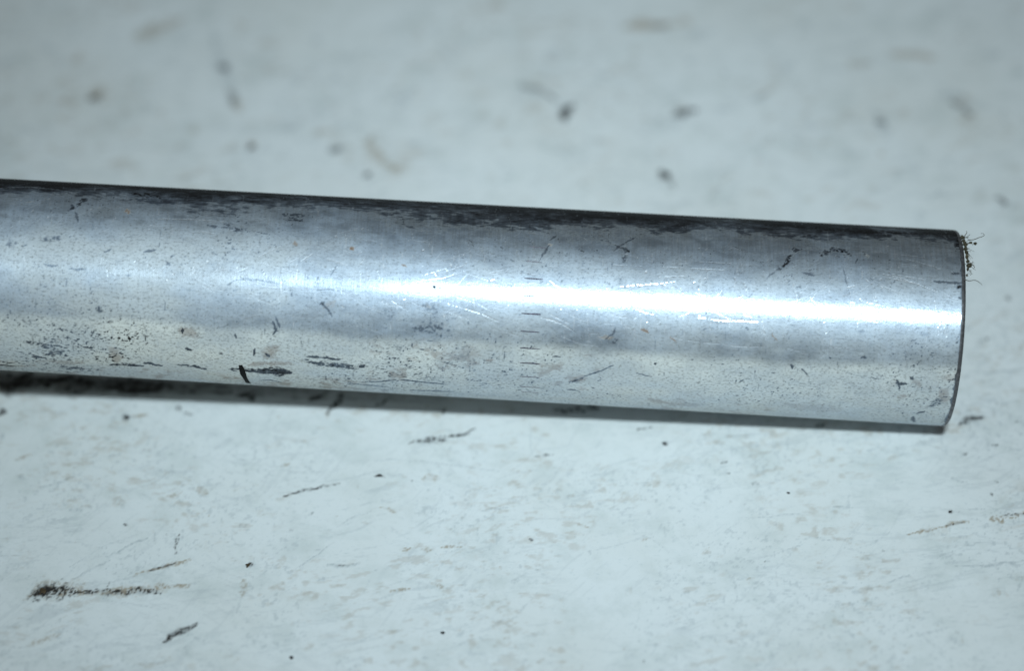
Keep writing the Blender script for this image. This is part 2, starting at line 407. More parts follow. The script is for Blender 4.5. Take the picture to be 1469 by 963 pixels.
def scuff(ang, f1, f2, seed):
    c_, s_ = math.cos(ang), math.sin(ang)
    wv = .25 * fbm(XX * 1.5, YY * 1.5, seed + 3, 2)
    return edge0(.60, .74, fbm((XX * c_ + YY * s_) * f1, (YY * c_ - XX * s_ + wv) * f2, seed, 4, .62))
edge0 = sstep
for ang, f1, f2, amp, ch, sd in ((.28, 2.2, 22, .38, 2, 401), (.05, 3.5, 26, .30, 2, 421), (.9, 3, 24, .22, 2, 441), (.2, 5, 12, .32, 1, 461), (-.5, 2.5, 26, .20, 2, 481)):
    pm_ = sstep(.42, .66, fbm(XX * 1.1 + sd, YY * 1.1, sd + 7, 3))
    cv_t.A[..., ch] = 1 - (1 - cv_t.A[..., ch]) * (1 - np.where(inner, amp * scuff(ang, f1, f2, sd) * pm_, 0))
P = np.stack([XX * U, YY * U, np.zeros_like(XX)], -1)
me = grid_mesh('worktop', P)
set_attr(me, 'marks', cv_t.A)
me.materials.append(worktop_material())
table = bpy.data.objects.new('worktop', me); C.objects.link(table)
table['kind'] = 'structure'
table['label'] = 'pale blue-white scuffed worktop under the metal tube'

# ------------------------------------------------------------------ tube material
def tube_material():
    mt, nt = new_mat('worn_brushed_aluminium'); ln = nt.links.new
    out = N(nt, 'ShaderNodeOutputMaterial')
    metal = N(nt, 'ShaderNodeBsdfPrincipled'); dull = N(nt, 'ShaderNodeBsdfPrincipled')
    uv = N(nt, 'ShaderNodeUVMap', uv_map='UVMap').outputs[0]          # u along, v round (tube radii)
    at = N(nt, 'ShaderNodeAttribute', attribute_name='marks')
    sp = N(nt, 'ShaderNodeSeparateColor'); ln(at.outputs['Color'], sp.inputs[0])
    a2 = N(nt, 'ShaderNodeAttribute', attribute_name='wear_and_reflection')
    s2 = N(nt, 'ShaderNodeSeparateColor'); ln(a2.outputs['Color'], s2.inputs[0])
    black, rust, scr = sp.outputs; oxide_and_reflection, warm, rgh = s2.outputs
    streak = noise_n(nt, mapping(nt, uv, (60, 2.2, 1)), 1, 4, .7)      # fine turning lines round the tube
    streak2 = noise_n(nt, mapping(nt, uv, (40, 2.5, 1)), 1, 4, .65)
    blot = noise_n(nt, mapping(nt, uv, (2.6, 5, 1)), 1, 5, .6)
    grit = noise_n(nt, mapping(nt, uv, (30, 44, 1)), 1, 3, .65)
    fine2 = noise_n(nt, mapping(nt, uv, (150, 12, 1)), 1, 2, .6)
    col = mix_c(nt, ramp_n(nt, blot, .35, .68), (.58, .67, .775, 1), (.45, .53, .63, 1))
    blot2 = noise_n(nt, mapping(nt, uv, (8, 13, 1)), 1, 5, .65)
    col = mix_c(nt, ramp_n(nt, blot2, .46, .68, 0, .52), col, (.33, .40, .49, 1))
    col = mix_c(nt, ramp_n(nt, streak, .5, .8, 0, .40), col, (.42, .46, .52, 1))
    col = mix_c(nt, ramp_n(nt, grit, .52, .74, 0, .62), col, (.24, .28, .31, 1))
    col = mix_c(nt, math_n(nt, 'MULTIPLY', scr, .9), col, (.93, .94, .96, 1))
    a3 = N(nt, 'ShaderNodeAttribute', attribute_name='film_and_reflection')
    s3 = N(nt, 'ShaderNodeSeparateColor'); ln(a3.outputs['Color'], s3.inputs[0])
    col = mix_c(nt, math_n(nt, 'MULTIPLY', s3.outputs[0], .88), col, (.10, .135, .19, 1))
    tg = N(nt, 'ShaderNodeTangent', direction_type='UV_MAP', uv_map='UVMap')
    bp = N(nt, 'ShaderNodeBump'); bp.inputs['Strength'].default_value = .30; bp.inputs['Distance'].default_value = .00012
    hh = math_n(nt, 'ADD', math_n(nt, 'MULTIPLY', streak, .6), math_n(nt, 'ADD', math_n(nt, 'MULTIPLY', grit, .6), math_n(nt, 'MULTIPLY', scr, -1.2)))
    hh = math_n(nt, 'ADD', hh, math_n(nt, 'MULTIPLY', fine2, .35))
    ln(hh, bp.inputs['Height']); ln(bp.outputs[0], dull.inputs['Normal'])
    satin = N(nt, 'ShaderNodeBsdfPrincipled')
    for m_, r0_, r1_, an in ((metal, .15, .23, .5), (satin, .60, .68, .3)):
        ln(col, m_.inputs['Base Color']); m_.inputs['Metallic'].default_value = 1
        ln(math_n(nt, 'ADD', ramp_n(nt, streak2, .3, .7, r0_, r1_), math_n(nt, 'MULTIPLY', rgh, .16)), m_.inputs['Roughness'])
        m_.inputs['Anisotropic'].default_value = an
        ln(tg.outputs[0], m_.inputs['Tangent']); ln(bp.outputs[0], m_.inputs['Normal'])
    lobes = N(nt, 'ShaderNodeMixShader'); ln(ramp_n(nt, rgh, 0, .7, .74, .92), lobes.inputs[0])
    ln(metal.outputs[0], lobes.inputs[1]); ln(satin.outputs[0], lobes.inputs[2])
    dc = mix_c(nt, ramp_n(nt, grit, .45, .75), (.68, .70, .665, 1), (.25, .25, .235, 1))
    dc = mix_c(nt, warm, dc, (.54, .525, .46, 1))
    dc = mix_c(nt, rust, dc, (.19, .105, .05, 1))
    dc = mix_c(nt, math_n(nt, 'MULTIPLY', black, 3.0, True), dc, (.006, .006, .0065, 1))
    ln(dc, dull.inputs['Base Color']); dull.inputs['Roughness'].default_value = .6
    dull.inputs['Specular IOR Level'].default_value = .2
    f = math_n(nt, 'ADD', ramp_n(nt, grit, .5, .85, 0, .22), oxide_and_reflection)
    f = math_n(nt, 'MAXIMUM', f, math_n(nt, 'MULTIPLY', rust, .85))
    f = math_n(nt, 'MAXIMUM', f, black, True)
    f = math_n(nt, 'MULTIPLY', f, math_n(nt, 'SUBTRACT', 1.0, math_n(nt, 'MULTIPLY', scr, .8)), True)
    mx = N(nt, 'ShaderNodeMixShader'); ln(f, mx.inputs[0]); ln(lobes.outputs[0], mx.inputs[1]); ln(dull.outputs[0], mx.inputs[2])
    ln(mx.outputs[0], out.inputs[0])
    return mt

def dark_material(name, col, rough=.6, metal=0.0):
    mt, nt = new_mat(name)
    out = N(nt, 'ShaderNodeOutputMaterial'); bs = N(nt, 'ShaderNodeBsdfPrincipled')
    nt.links.new(bs.outputs[0], out.inputs[0])
    tc = N(nt, 'ShaderNodeTexCoord').outputs['Object']
    n = noise_n(nt, tc, 900, 4, .65)
    c2 = tuple(c * 2.1 for c in col[:3]) + (1,)
    nt.links.new(mix_c(nt, ramp_n(nt, n, .4, .75), col, c2), bs.inputs['Base Color'])
    bs.inputs['Specular IOR Level'].default_value = .15; bs.inputs['Roughness'].default_value = rough; bs.inputs['Metallic'].default_value = metal
    return mt

# ------------------------------------------------------------------ tube
tube = bpy.data.objects.new('metal_tube', None); C.objects.link(tube)
tube.location = tuple(END * U)
tube['label'] = 'worn silver aluminium tube lying across the pale worktop'
tube['category'] = 'metal tube'
TL = Vector(tube.location)
def to_local(P): return P - np.array(TL)

A_TOP = math.radians(140); A_BOT = math.radians(-62)             # densely meshed side: what the lens sees
sx = np.r_[-17, -15, -13, -12, -11.4, np.linspace(-10.9, -.045, 1040)]
av = np.r_[np.linspace(A_BOT, A_TOP, 430), np.linspace(A_TOP, A_BOT + 2 * math.pi, 70)[1:-1]]
order = av.copy()
cv_b = Canvas(sx, av)
def B(px): return [on_tube(x, y) for x, y in px]
def bs_(px, w, amt, ch=0, rag=.6, soft=.5, **k): cv_b.stroke(B(px), w * K, amt, ch, rag, soft, **k)

SS, AA = np.meshgrid(sx, av, indexing='ij')
wrap = np.where(AA > math.radians(200), AA - 2 * math.pi, AA)
a_up = np.degrees(wrap)                                            # 46 deg = facing the lens
def edge(lo_, hi, x): return sstep(lo_, hi, x)
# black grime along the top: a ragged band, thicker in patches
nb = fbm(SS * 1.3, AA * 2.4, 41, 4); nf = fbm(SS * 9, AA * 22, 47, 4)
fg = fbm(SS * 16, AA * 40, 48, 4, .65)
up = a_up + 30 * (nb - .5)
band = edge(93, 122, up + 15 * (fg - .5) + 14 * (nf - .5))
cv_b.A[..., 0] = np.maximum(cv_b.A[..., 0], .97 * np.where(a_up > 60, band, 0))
haze = edge(72, 112, a_up + 30 * (nb - .5) + 16 * (nf - .5)) * (.35 + .65 * edge(.35, .65, fg))  # soft darkening towards the top edge, broken by noise
film_and_reflection = np.zeros_like(cv_b.A); film_and_reflection[..., 0] = haze
cv_b.A[..., 0] = 1 - (1 - cv_b.A[..., 0]) * (1 - .10 * haze)
spk = fbm(SS * 46, AA * 56, 53, 2); reg = fbm(SS * .9, AA * 1.6, 59, 3)
cv_b.A[..., 0] = 1 - (1 - cv_b.A[..., 0]) * (1 - .6 * edge(.76, .86, spk) * edge(.42, .62, reg))
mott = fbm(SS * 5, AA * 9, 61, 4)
film_and_reflection[..., 0] = 1 - (1 - .24 * film_and_reflection[..., 0]) * (1 - .34 * edge(.48, .70, mott) * edge(60, 92, a_up))
film_and_reflection[..., 0] = 1 - (1 - film_and_reflection[..., 0]) * (1 - (.12 + .30 * edge(.40, .66, fbm(SS * 4, AA * 7, 151, 4, .62))) * edge(40, 30, a_up) * edge(14, 20, a_up) * (.35 + .65 * edge(-8, -3, SS)))  # painted reflection of the dark surroundings: blue-grey band below the highlight
film_and_reflection[..., 0] *= .80 + .6 * fbm(SS * 3, AA * 3, 137, 3)
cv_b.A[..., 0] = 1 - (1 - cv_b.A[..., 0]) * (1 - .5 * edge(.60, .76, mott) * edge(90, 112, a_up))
# lower flank specks, denser towards the underside on the left
low = edge(30, 4, a_up)
cv_b.A[..., 0] = 1 - (1 - cv_b.A[..., 0]) * (1 - .6 * edge(.64, .80, fbm(SS * 30, AA * 46, 67, 3)) * low * edge(-2, -9, SS) * edge(.4, .6, reg))
cv_b.A[..., 1] = np.maximum(cv_b.A[..., 1], .55 * edge(.58, .72, fbm(SS * 7, AA * 10, 71, 4)) * low * edge(.5, .62, fbm(SS * .8, AA * 2, 73, 2)))

# distinct black marks (photo pixels -> tube surface)
for px, w, amt in [
    ([(190, 276), (210, 280), (228, 282)], 8, 1), ([(0, 262), (90, 264), (180, 268), (300, 278)], 5, .95), ([(360, 282), (420, 284), (484, 288)], 5, 1),
    ([(96, 300), (110, 292), (118, 284)], 7, .7), ([(108, 305), (112, 318)], 3, .6), ([(410, 305), (436, 318)], 9, .55), ([(300, 322), (350, 328)], 5, .5),
    ([(665, 305), (690, 308)], 5, .85), ([(740, 312), (800, 318), (860, 320)], 4, .6), ([(1100, 322), (1180, 328), (1290, 334)], 7, .95), ([(1200, 330), (1376, 336)], 8, .95),
    ([(1150, 340), (1172, 336)], 6, .6), ([(1376, 345), (1378, 360)], 8, .9), ([(1366, 392), (1378, 392)], 3, .8), ([(1340, 404), (1380, 407)], 2.4, .75), ([(1372, 412), (1379, 414)], 4, .9), ([(1376, 426), (1380, 428)], 3, .9),
    ([(895, 352), (896, 378)], 4, .6), ([(884, 352), (902, 360)], 3.5, .7), ([(896, 358), (906, 362)], 4, .8), ([(880, 360), (912, 340)], 2, .5),
    ([(800, 338), (790, 345)], 2, .6), ([(774, 374), (788, 352)], 1.6, .6), ([(766, 328), (770, 330)], 3, .7),
    ([(1143, 362), (1136, 372), (1118, 386)], 4, 1), ([(1112, 390), (1100, 400)], 1.8, .5), ([(1138, 360), (1150, 358)], 4, .6),
    ([(1178, 366), (1190, 358), (1202, 356)], 5, .8), ([(1196, 358), (1210, 362), (1220, 368)], 7, .9), ([(1150, 392), (1168, 395)], 2.4, .55),
    ([(1208, 375), (1214, 405), (1220, 430)], 1.2, .5), ([(1235, 455), (1238, 448)], 2, .9),
    ([(326, 409), (336, 403), (350, 400), (372, 402), (400, 407)], 1.7, .55), ([(620, 411), (628, 412)], 4.2, .9), ([(630, 413), (635, 412)], 2, .7),
    ([(418, 422), (420, 424)], 2.4, .85), ([(450, 405), (456, 398), (452, 412)], 1.6, .5), ([(455, 416), (480, 415)], 1.6, .6),
    ([(462, 435), (470, 445), (476, 455)], 2, .75), ([(460, 437), (466, 434)], 3, .8), ([(392, 462), (396, 474), (392, 480)], 2.4, .7), ([(396, 455), (402, 470)], 2, .6),
    ([(602, 440), (626, 446)], 8, .35), ([(600, 466), (640, 470)], 9, .4), ([(545, 440), (565, 450)], 8, .3),
    ([(340, 530), (372, 532), (396, 533)], 4, 1), ([(382, 534), (400, 535), (416, 534)], 7, 1), ([(396, 535), (414, 535)], 6, 1), ([(392, 530), (412, 532)], 3.2, .9), ([(350, 532), (385, 536)], 2.6, .95), ([(332, 530), (342, 530)], 3.6, .95),
    ([(372, 546), (390, 546), (404, 549)], 2, .8), ([(364, 510), (366, 500)], 1.6, .6), ([(382, 508), (386, 512)], 3, .7), ([(337, 480), (340, 486)], 2, .6),
    ([(158, 523), (184, 524), (206, 525)], 4, .95), ([(206, 522), (232, 524)], 3.2, .75), ([(256, 524), (280, 526), (292, 530)], 3.6, .75),
    ([(46, 512), (66, 514)], 3, .7), ([(68, 510), (88, 503)], 6, .7), ([(0, 524), (22, 526)], 3, .85), ([(92, 528), (118, 530)], 5, .7), ([(36, 490), (80, 500)], 6, .35),
    ([(268, 500), (276, 502)], 2.6, .8), ([(262, 472), (260, 480)], 2, .7), ([(170, 485), (171, 486)], 2.4, .9), ([(186, 484), (187, 488)], 2.2, .8), ([(140, 440), (146, 446)], 4, .3),
    ([(430, 518), (470, 522), (526, 527)], 4, .6), ([(470, 524), (500, 526)], 3.6, .75), ([(440, 512), (490, 516)], 3, .5), ([(524, 548), (568, 546)], 2.4, .75), ([(576, 545), (640, 552)], 2.4, .6), ([(590, 560), (650, 562)], 3, .55), ([(500, 550), (560, 556)], 2, .5),
    ([(720, 532), (726, 535)], 2, .9), ([(818, 548), (836, 543)], 3.6, .9), ([(838, 540), (862, 532), (880, 524)], 2, .7), ([(812, 559), (830, 561)], 2, .5),
    ([(868, 486), (880, 478), (884, 470)], 2, .6), ([(876, 490), (890, 488)], 4, .4), ([(939, 522), (941, 522)], 2.6, .9), ([(761, 497), (762, 497)], 2, 1), ([(1012, 450), (1014, 450)], 2, .9),
    ([(760, 325), (764, 328)], 3, .6), ([(1286, 551), (1300, 552)], 3.4, .85), ([(1288, 545), (1291, 558)], 2, .7), ([(1306, 543), (1309, 545)], 3.4, .8), ([(1135, 524), (1137, 528)], 2, .8), ([(1150, 528), (1158, 538)], 1.6, .6), ([(1372, 491), (1373, 492)], 2.4, .95),
    ([(1310, 598), (1312, 606)], 2.6, .95), ([(1313, 594), (1326, 591)], 2, .9), ([(1280, 607), (1340, 611)], 3, .95), ([(1364, 596), (1356, 606)], 5, .7), ([(1335, 585), (1345, 575)], 14, .3),
    ([(935, 585), (980, 590)], 3, .5), ([(1040, 596), (1100, 600)], 3, .6), ([(1230, 475), (1240, 476)], 2, .4), ([(1236, 513), (1242, 514)], 2, .7), ([(1320, 480), (1336, 478)], 3, .3),
    ([(60, 348), (84, 342)], 4, .45), ([(10, 352), (22, 348)], 5, .35), ([(62, 380), (84, 382)], 1.6, .55), ([(100, 386), (124, 386)], 2, .6), ([(206, 362), (224, 358)], 1.8, .55), ([(240, 375), (244, 380)], 2.4, .5), ([(150, 362), (160, 356)], 1.8, .5), ([(180, 395), (186, 396)], 2, .5)]:
    cv_b.dusty = w >= 3.6
    bs_(px, w * .92, amt * .8, 0, .55 if w < 3.6 else .8, .75, grain=75 if w < 3.6 else 48, warp=1.0)
cv_b.dusty = False
for k in range(430):                                               # scattered specks
    s = rng.uniform(-10.6, -.1); a = rng.uniform(-.45, 2.0)
    if rng.random() > .2 + vnoise(np.array([s * .9]), np.array([a * 1.5]), 77)[0]: continue
    l = rng.exponential(.03); b = rng.normal(0, .5)
    cv_b.stroke([(s, a), (s + l * math.cos(b), a + l * math.sin(b))], rng.uniform(.003, .008), rng.uniform(.15, .7), 0 if rng.random() < .65 else 1, .5, .8)
# rust and brown dirt
for px, w, amt in [([(180, 300), (184, 306)], 6, .9), ([(504, 356), (507, 361)], 3.2, 1), ([(423, 346), (426, 352)], 3.4, .8), ([(578, 378), (582, 383)], 2.6, .9), ([(918, 472), (930, 476)], 4, .95), ([(960, 485), (968, 490)], 3.6, .95), ([(864, 486), (880, 484)], 4, .7),
    ([(698, 517), (706, 516)], 4, .75), ([(262, 465), (290, 480)], 12, .45), ([(400, 495), (380, 515)], 14, .5), ([(158, 500), (172, 520)], 9, .45), ([(360, 524), (420, 520)], 6, .5), ([(818, 548), (834, 544)], 3.6, .7), ([(930, 575), (1000, 582)], 9, .5), ([(1110, 476), (1114, 484)], 3.6, .85),
    ([(1120, 580), (1200, 590)], 14, .35), ([(606, 440), (620, 442)], 5, .6), ([(468, 445), (480, 436)], 6, .5), ([(1330, 470), (1336, 474)], 3, .4), ([(460, 555), (530, 560)], 5, .4), ([(1244, 366), (1246, 370)], 3.5, .4), ([(60, 520), (120, 522)], 9, .35), ([(790, 350), (792, 354)], 3, .6)]:
    bs_(px, w, amt, 1, .6, .7)
# bright scratches
for px, w, amt in [([(0, 270), (40, 268), (86, 272)], 4.5, .75), ([(226, 314), (270, 315), (320, 318)], 2.4, .9), ([(284, 312), (324, 304)], 2.6, .7), ([(288, 332), (310, 336)], 3, .6),
    ([(372, 368), (406, 352)], 1.5, .7), ([(428, 378), (448, 364)], 1.6, .8), ([(606, 396), (640, 386)], 2, .8), ([(640, 390), (668, 380)], 1.4, .6), ([(300, 455), (330, 470), (352, 482)], 1.5, .6), ([(336, 452), (360, 462)], 1.4, .6), ([(60, 442), (95, 454)], 1.4, .5),
    ([(644, 436), (690, 450), (716, 462)], 1.6, .95), ([(640, 446), (672, 459)], 1.4, .8), ([(560, 430), (585, 446)], 1.2, .6), ([(700, 470), (730, 478), (760, 488)], 1.4, .7), ([(776, 456), (805, 464), (824, 476)], 2.4, .8), ([(790, 452), (816, 464)], 2, .7), ([(805, 482), (828, 492), (858, 498)], 2.2, .95), ([(860, 502), (884, 516)], 2.2, .95), ([(832, 485), (850, 492)], 1.6, .7),
    ([(760, 322), (786, 324)], 1.3, .6), ([(758, 334), (785, 337)], 1.4, .8), ([(805, 321), (880, 324)], 1.0, .6), ([(838, 342), (841, 345)], 2.6, 1), ([(880, 380), (960, 384), (1040, 388)], 1.4, .7), ([(890, 412), (940, 408), (975, 404)], 1.4, .9), ([(940, 398), (990, 396)], 1.2, .7), ([(1005, 366), (1018, 354)], 1.4, .7), ([(965, 374), (1000, 376), (1050, 378)], 1.4, .6),
    ([(978, 325), (980, 327)], 2.6, 1), ([(1000, 455), (1030, 459), (1066, 461)], 1.8, .95), ([(960, 484), (1010, 492), (1060, 496)], 1.4, .8), ([(1050, 459), (1090, 462)], 1.5, .9), ([(1045, 497), (1110, 498)], 1.8, .9), ([(1150, 507), (1156, 508)], 2.4, 1), ([(1000, 510), (1030, 520)], 1.3, .6), ([(1028, 532), (1050, 530)], 2, .6), ([(1040, 530), (1048, 532)], 2.6, .7),
    ([(1190, 354), (1240, 360), (1330, 370)], 1.3, .8), ([(1150, 358), (1200, 364)], 1.2, .7), ([(1245, 362), (1258, 374)], 1.3, .6), ([(1262, 392), (1300, 402), (1346, 420)], 1.5, .9), ([(1280, 394), (1340, 404)], 1.5, .8), ([(1300, 372), (1344, 384)], 1.5, .7), ([(1272, 398), (1320, 408)], 2, .8), ([(1216, 412), (1226, 410)], 3.4, .8), ([(1240, 400), (1246, 404)], 3, .7), ([(1280, 380), (1274, 396)], 1.4, .7), ([(1336, 386), (1350, 386)], 1.2, .7),
    ([(1180, 502), (1190, 502)], 3, .8), ([(1190, 498), (1250, 502)], 1.2, .6), ([(1328, 496), (1331, 500)], 3.4, .7), ([(1354, 338), (1358, 342)], 2, 1), ([(1130, 500), (1160, 508)], 1.5, .7), ([(1140, 490), (1170, 520)], 1.2, .5), ([(420, 500), (440, 516)], 8, .35), ([(395, 515), (440, 524)], 4, .6), ([(1040, 586), (1066, 594)], 2, .7), ([(960, 588), (1005, 592)], 1.6, .8), ([(470, 372), (500, 380)], 6, .35), ([(450, 404), (462, 402)], 6, .5)]:
    bs_(px, w * .5, amt * .8, 2, .7, .7, warp=.5)
for k in range(2000):                                               # fine scratches everywhere
    s = rng.uniform(-10.6, -.1); a = rng.uniform(-.1, 2.1)
    t = rng.random()
    if t < .45: b = math.pi / 2 + rng.normal(0, .06); l = rng.uniform(.04, .22); amt = rng.uniform(.1, .4)
    elif t < .75: b = rng.normal(-.3, .18); l = rng.exponential(.16) + .05; amt = rng.uniform(.06, .3)
    else: b = rng.normal(.5, .3); l = rng.exponential(.1) + .04; amt = rng.uniform(.06, .3)
    pts = [(s, a), (s + .5 * l * math.cos(b), a + .5 * l * math.sin(b)), (s + l * math.cos(b + .1), a + l * math.sin(b + .1))]
    ch = 2 if rng.random() < .72 else 0
    cv_b.stroke(pts, rng.uniform(.003, .005), amt * (1.3 if ch == 2 else .7), ch, .4, .6, warp=.5)
for k in range(420):
    s = rng.uniform(-10.6, -.1); a = rng.uniform(.1, 2.1)
    if vnoise(np.array([s * 1.2]), np.array([a * 2]), 177)[0] < .45: continue
    cv_b.stroke([(s, a), (s + rng.normal(0, .012), a + rng.normal(0, .02))], rng.uniform(.004, .010), rng.uniform(.4, .95), 2, .5, .6)
# dark soiling on the lip
lip = .8 * edge(-.062, -.030, SS + .05 * (fbm(SS * 8, AA * 14, 83, 3) - .5))
cv_b.A[..., 0] = 1 - (1 - cv_b.A[..., 0]) * (1 - .9 * lip)

wear_and_reflection = np.zeros_like(cv_b.A)
wear_and_reflection[..., 0] = .08 + .26 * edge(.38, .68, fbm(SS * 1.1, AA * 2.0, 101, 4)) * (.55 + .45 * edge(-3, -8, SS)) + (.36 + .18 * edge(.2, .7, fbm(SS * 3, AA * 5, 107, 4))) * edge(25, 17, a_up + 6 * (fbm(SS * 1.5, AA * 3, 109, 3) - .5)) + .16 * edge(-4, -9, SS)  # oxide, plus the worktop's pale reflection painted on the lower flank
wear_and_reflection[..., 0] += .16 * (fbm(SS * 15, AA * 19, 131, 4, .65) - .4) * edge(75, 45, a_up)
wear_and_reflection[..., 0] *= 1 - .75 * edge(62, 88, a_up)
wear_and_reflection[..., 1] = edge(.30, .60, fbm(SS * .9, AA * 2.2, 109, 3)) * .18 * edge(60, 25, a_up)
wear_and_reflection[..., 2] = edge(-3.5, -7.5, SS) * .6 + .35 * edge(.45, .7, fbm(SS * 1.6, AA * 2.2, 113, 3))

rad = 1 + TAPER * np.minimum(SS, 0) + .0012 * (fbm(SS * 2.2, AA * 2.2, 121, 3) - .5)
ringd = np.cos(AA)[..., None] * N1 + np.sin(AA)[..., None] * N2
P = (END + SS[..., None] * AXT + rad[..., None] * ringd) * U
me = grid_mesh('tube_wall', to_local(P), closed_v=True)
set_attr(me, 'marks', cv_b.A); set_attr(me, 'wear_and_reflection', wear_and_reflection); set_attr(me, 'film_and_reflection', film_and_reflection)
uvl = me.uv_layers.new(name='UVMap')
vi = np.empty(len(me.loops), np.int32); me.loops.foreach_get('vertex_index', vi)
uu = SS.reshape(-1)[vi]; vv = AA.reshape(-1)[vi].copy()
vq = vv.reshape(-1, 4); span = vq.max(1) - vq.min(1)
vq[(span > 3)[:, None] & (vq < 1.5)] += 2 * math.pi
uvl.data.foreach_set('uv', np.stack([uu, vq.reshape(-1)], -1).reshape(-1).astype(np.float32))
MT = tube_material(); me.materials.append(MT)
body = bpy.data.objects.new('tube_wall', me); C.objects.link(body); body.parent = tube

# lip of the cut end: a small rounded edge, flat ring face, bore
def lathe(name, prof, mat, seg=192, jit=0.0):
    th = np.linspace(0, 2 * math.pi, seg, endpoint=False)
    prof = np.asarray(prof, float)
    Q = np.zeros((len(prof), seg, 3))
    for i, (s, r) in enumerate(prof):
        rr = r + jit * (vnoise(th * 9, th * 0 + i * .4, 7) - .5)
        Q[i] = END + s * AXT + rr[:, None] * (np.cos(th)[:, None] * N1 + np.sin(th)[:, None] * N2)
    me = grid_mesh(name, to_local(Q * U), closed_v=True)
    me.materials.append(mat)
    o = bpy.data.objects.new(name, me); C.objects.link(o); o.parent = tube
    return o
rim_mat = dark_material('grimy_cut_edge', (.11, .11, .115, 1), .5, .7)
lathe('end_lip', [(-.045, 1.0), (-.026, .999), (-.012, .992), (-.003, .978), (0, .960), (0, .83), (-.01, .81), (-.05, .80)], rim_mat, jit=.006)
lathe('bore', [(-.05, .80), (-2, .80), (-6, .80), (-6.01, .02)], dark_material('dark_bore_metal', (.05, .05, .05, 1), .6, .6))
col_mat = dark_material('added_collar_metal', (.16, .165, .17, 1), .45, .8)
co = lathe('added_collar', [(-12.2, .97), (-12.2, 1.72), (-12.26, 1.76), (-14.4, 1.76), (-14.46, 1.72), (-14.46, .94)], col_mat)  # added out of view: props the raised left end, shades the worktop there

# ------------------------------------------------------------------ graduation marks round the tube (flat, a hair proud of the metal)
ink = dark_material('purple_black_ink', (.045, .036, .055, 1), .6)
ink_f = dark_material('faded_grey_ink', (.11, .10, .12, 1), .6)
def strip(name, pts, w, mat, lift=.0022, parent=tube, thick=.0022):
    """thin raised strip following the tube through (s, angle) points"""
    V = []; Fc = []
    pts = np.asarray(pts, float); n = len(pts)
    d = np.gradient(pts, axis=0); d /= np.maximum(np.hypot(d[:, 0], d[:, 1])[:, None], 1e-9)
    nor = np.stack([-d[:, 1], d[:, 0]], -1)
    for i in range(n):
        ww = w * (1 + .35 * (random.random() - .5)) * (.6 if i in (0, n - 1) else 1)
        for sd in (-1, 1):
            q = pts[i] + nor[i] * ww * sd
            V.append(to_local(tube_pt(q[0], q[1], -.004) * U)); V.append(to_local(tube_pt(q[0], q[1], lift) * U))
    for i in range(n - 1):
        a = 4 * i; b = a + 4
        Fc += [(a + 1, a + 3, b + 3, b + 1), (a, a + 1, b + 1, b), (a + 3, a + 2, b + 2, b + 3)]
    Fc += [(0, 2, 3, 1), (4 * n - 4, 4 * n - 3, 4 * n - 1, 4 * n - 2)]
    return link_mesh(name, V, Fc, mat, parent, smooth=False)
for x0, x1, y, w, mt_ in [(759, 784, 355, .9, ink_f), (754, 776, 375.5, .8, ink_f), (752, 779, 400, 1.15, ink), (750, 776, 425, 1.2, ink), (748, 776, 450.5, 1.35, ink), (747, 774, 476, .9, ink), (746, 774, 500, .95, ink), (746, 774, 521.5, 1.05, ink), (746, 774, 541, .75, ink_f), (746, 774, 555.5, .65, ink_f), (748, 773, 563, .45, ink_f)]:
    p0 = on_tube(x0, y - .8); p1 = on_tube(x1, y + .9)
    strip('graduation_mark', [(p0[0] + t * (p1[0] - p0[0]), p0[1] + t * (p1[1] - p0[1])) for t in np.linspace(0, 1, 7)], w * .66 * K, mt_)
pm = strip('pen_stroke', B([(345, 524), (347, 530), (349, 537), (352, 543), (356, 549), (361, 553)]), 3.4 * K, dark_material('black_marker_ink', (.003, .003, .003, 1), .75), lift=.004)

# ------------------------------------------------------------------ lint at the end of the tube
lint_dark = dark_material('brown_green_lint', (.045, .040, .026, 1), .95)
lint_hair = dark_material('grey_brown_fibre', (.07, .062, .05, 1), .85)
def tube_curve(pts, r, sides=5):
    pts = [np.asarray(p, float) for p in pts]; V = []; Fc = []
    n = len(pts)
    for i, p in enumerate(pts):
        d = pts[min(i + 1, n - 1)] - pts[max(i - 1, 0)]; d = d / (np.linalg.norm(d) + 1e-9)
        a = np.cross(d, [0.3, .5, .8]); a /= np.linalg.norm(a); b = np.cross(d, a)
        rr = r * (1 - .6 * i / (n - 1))
        for k in range(sides):
            t = 2 * math.pi * k / sides
            V.append(p + rr * (math.cos(t) * a + math.sin(t) * b))
    for i in range(n - 1):
        for k in range(sides):
            k2 = (k + 1) % sides
            Fc.append((i * sides + k, i * sides + k2, (i + 1) * sides + k2, (i + 1) * sides + k))
    Fc.append(tuple(range(sides - 1, -1, -1))); Fc.append(tuple((n - 1) * sides + k for k in range(sides)))
    return V, Fc
def smooth_pts(pts, m=5):
    pts = np.asarray(pts, float); out = []
    P_ = np.vstack([2 * pts[0] - pts[1], pts, 2 * pts[-1] - pts[-2]])
    for i in range(1, len(P_) - 2):
        for t in np.linspace(0, 1, m, endpoint=False):
            out.append(.5 * (2 * P_[i] + (P_[i + 1] - P_[i - 1]) * t + (2 * P_[i - 1] - 5 * P_[i] + 4 * P_[i + 1] - P_[i + 2]) * t * t + (-P_[i - 1] + 3 * P_[i] - 3 * P_[i + 1] + P_[i + 2]) * t ** 3))
    out.append(pts[-1]); return out
def at_depth(px, py, ref):
    """point on the pixel's ray at the depth of a reference point"""
    d = ray(px, py); t = ((ref - CPOS) @ (-cv)) / (d @ (-cv)); return CPOS + t * d
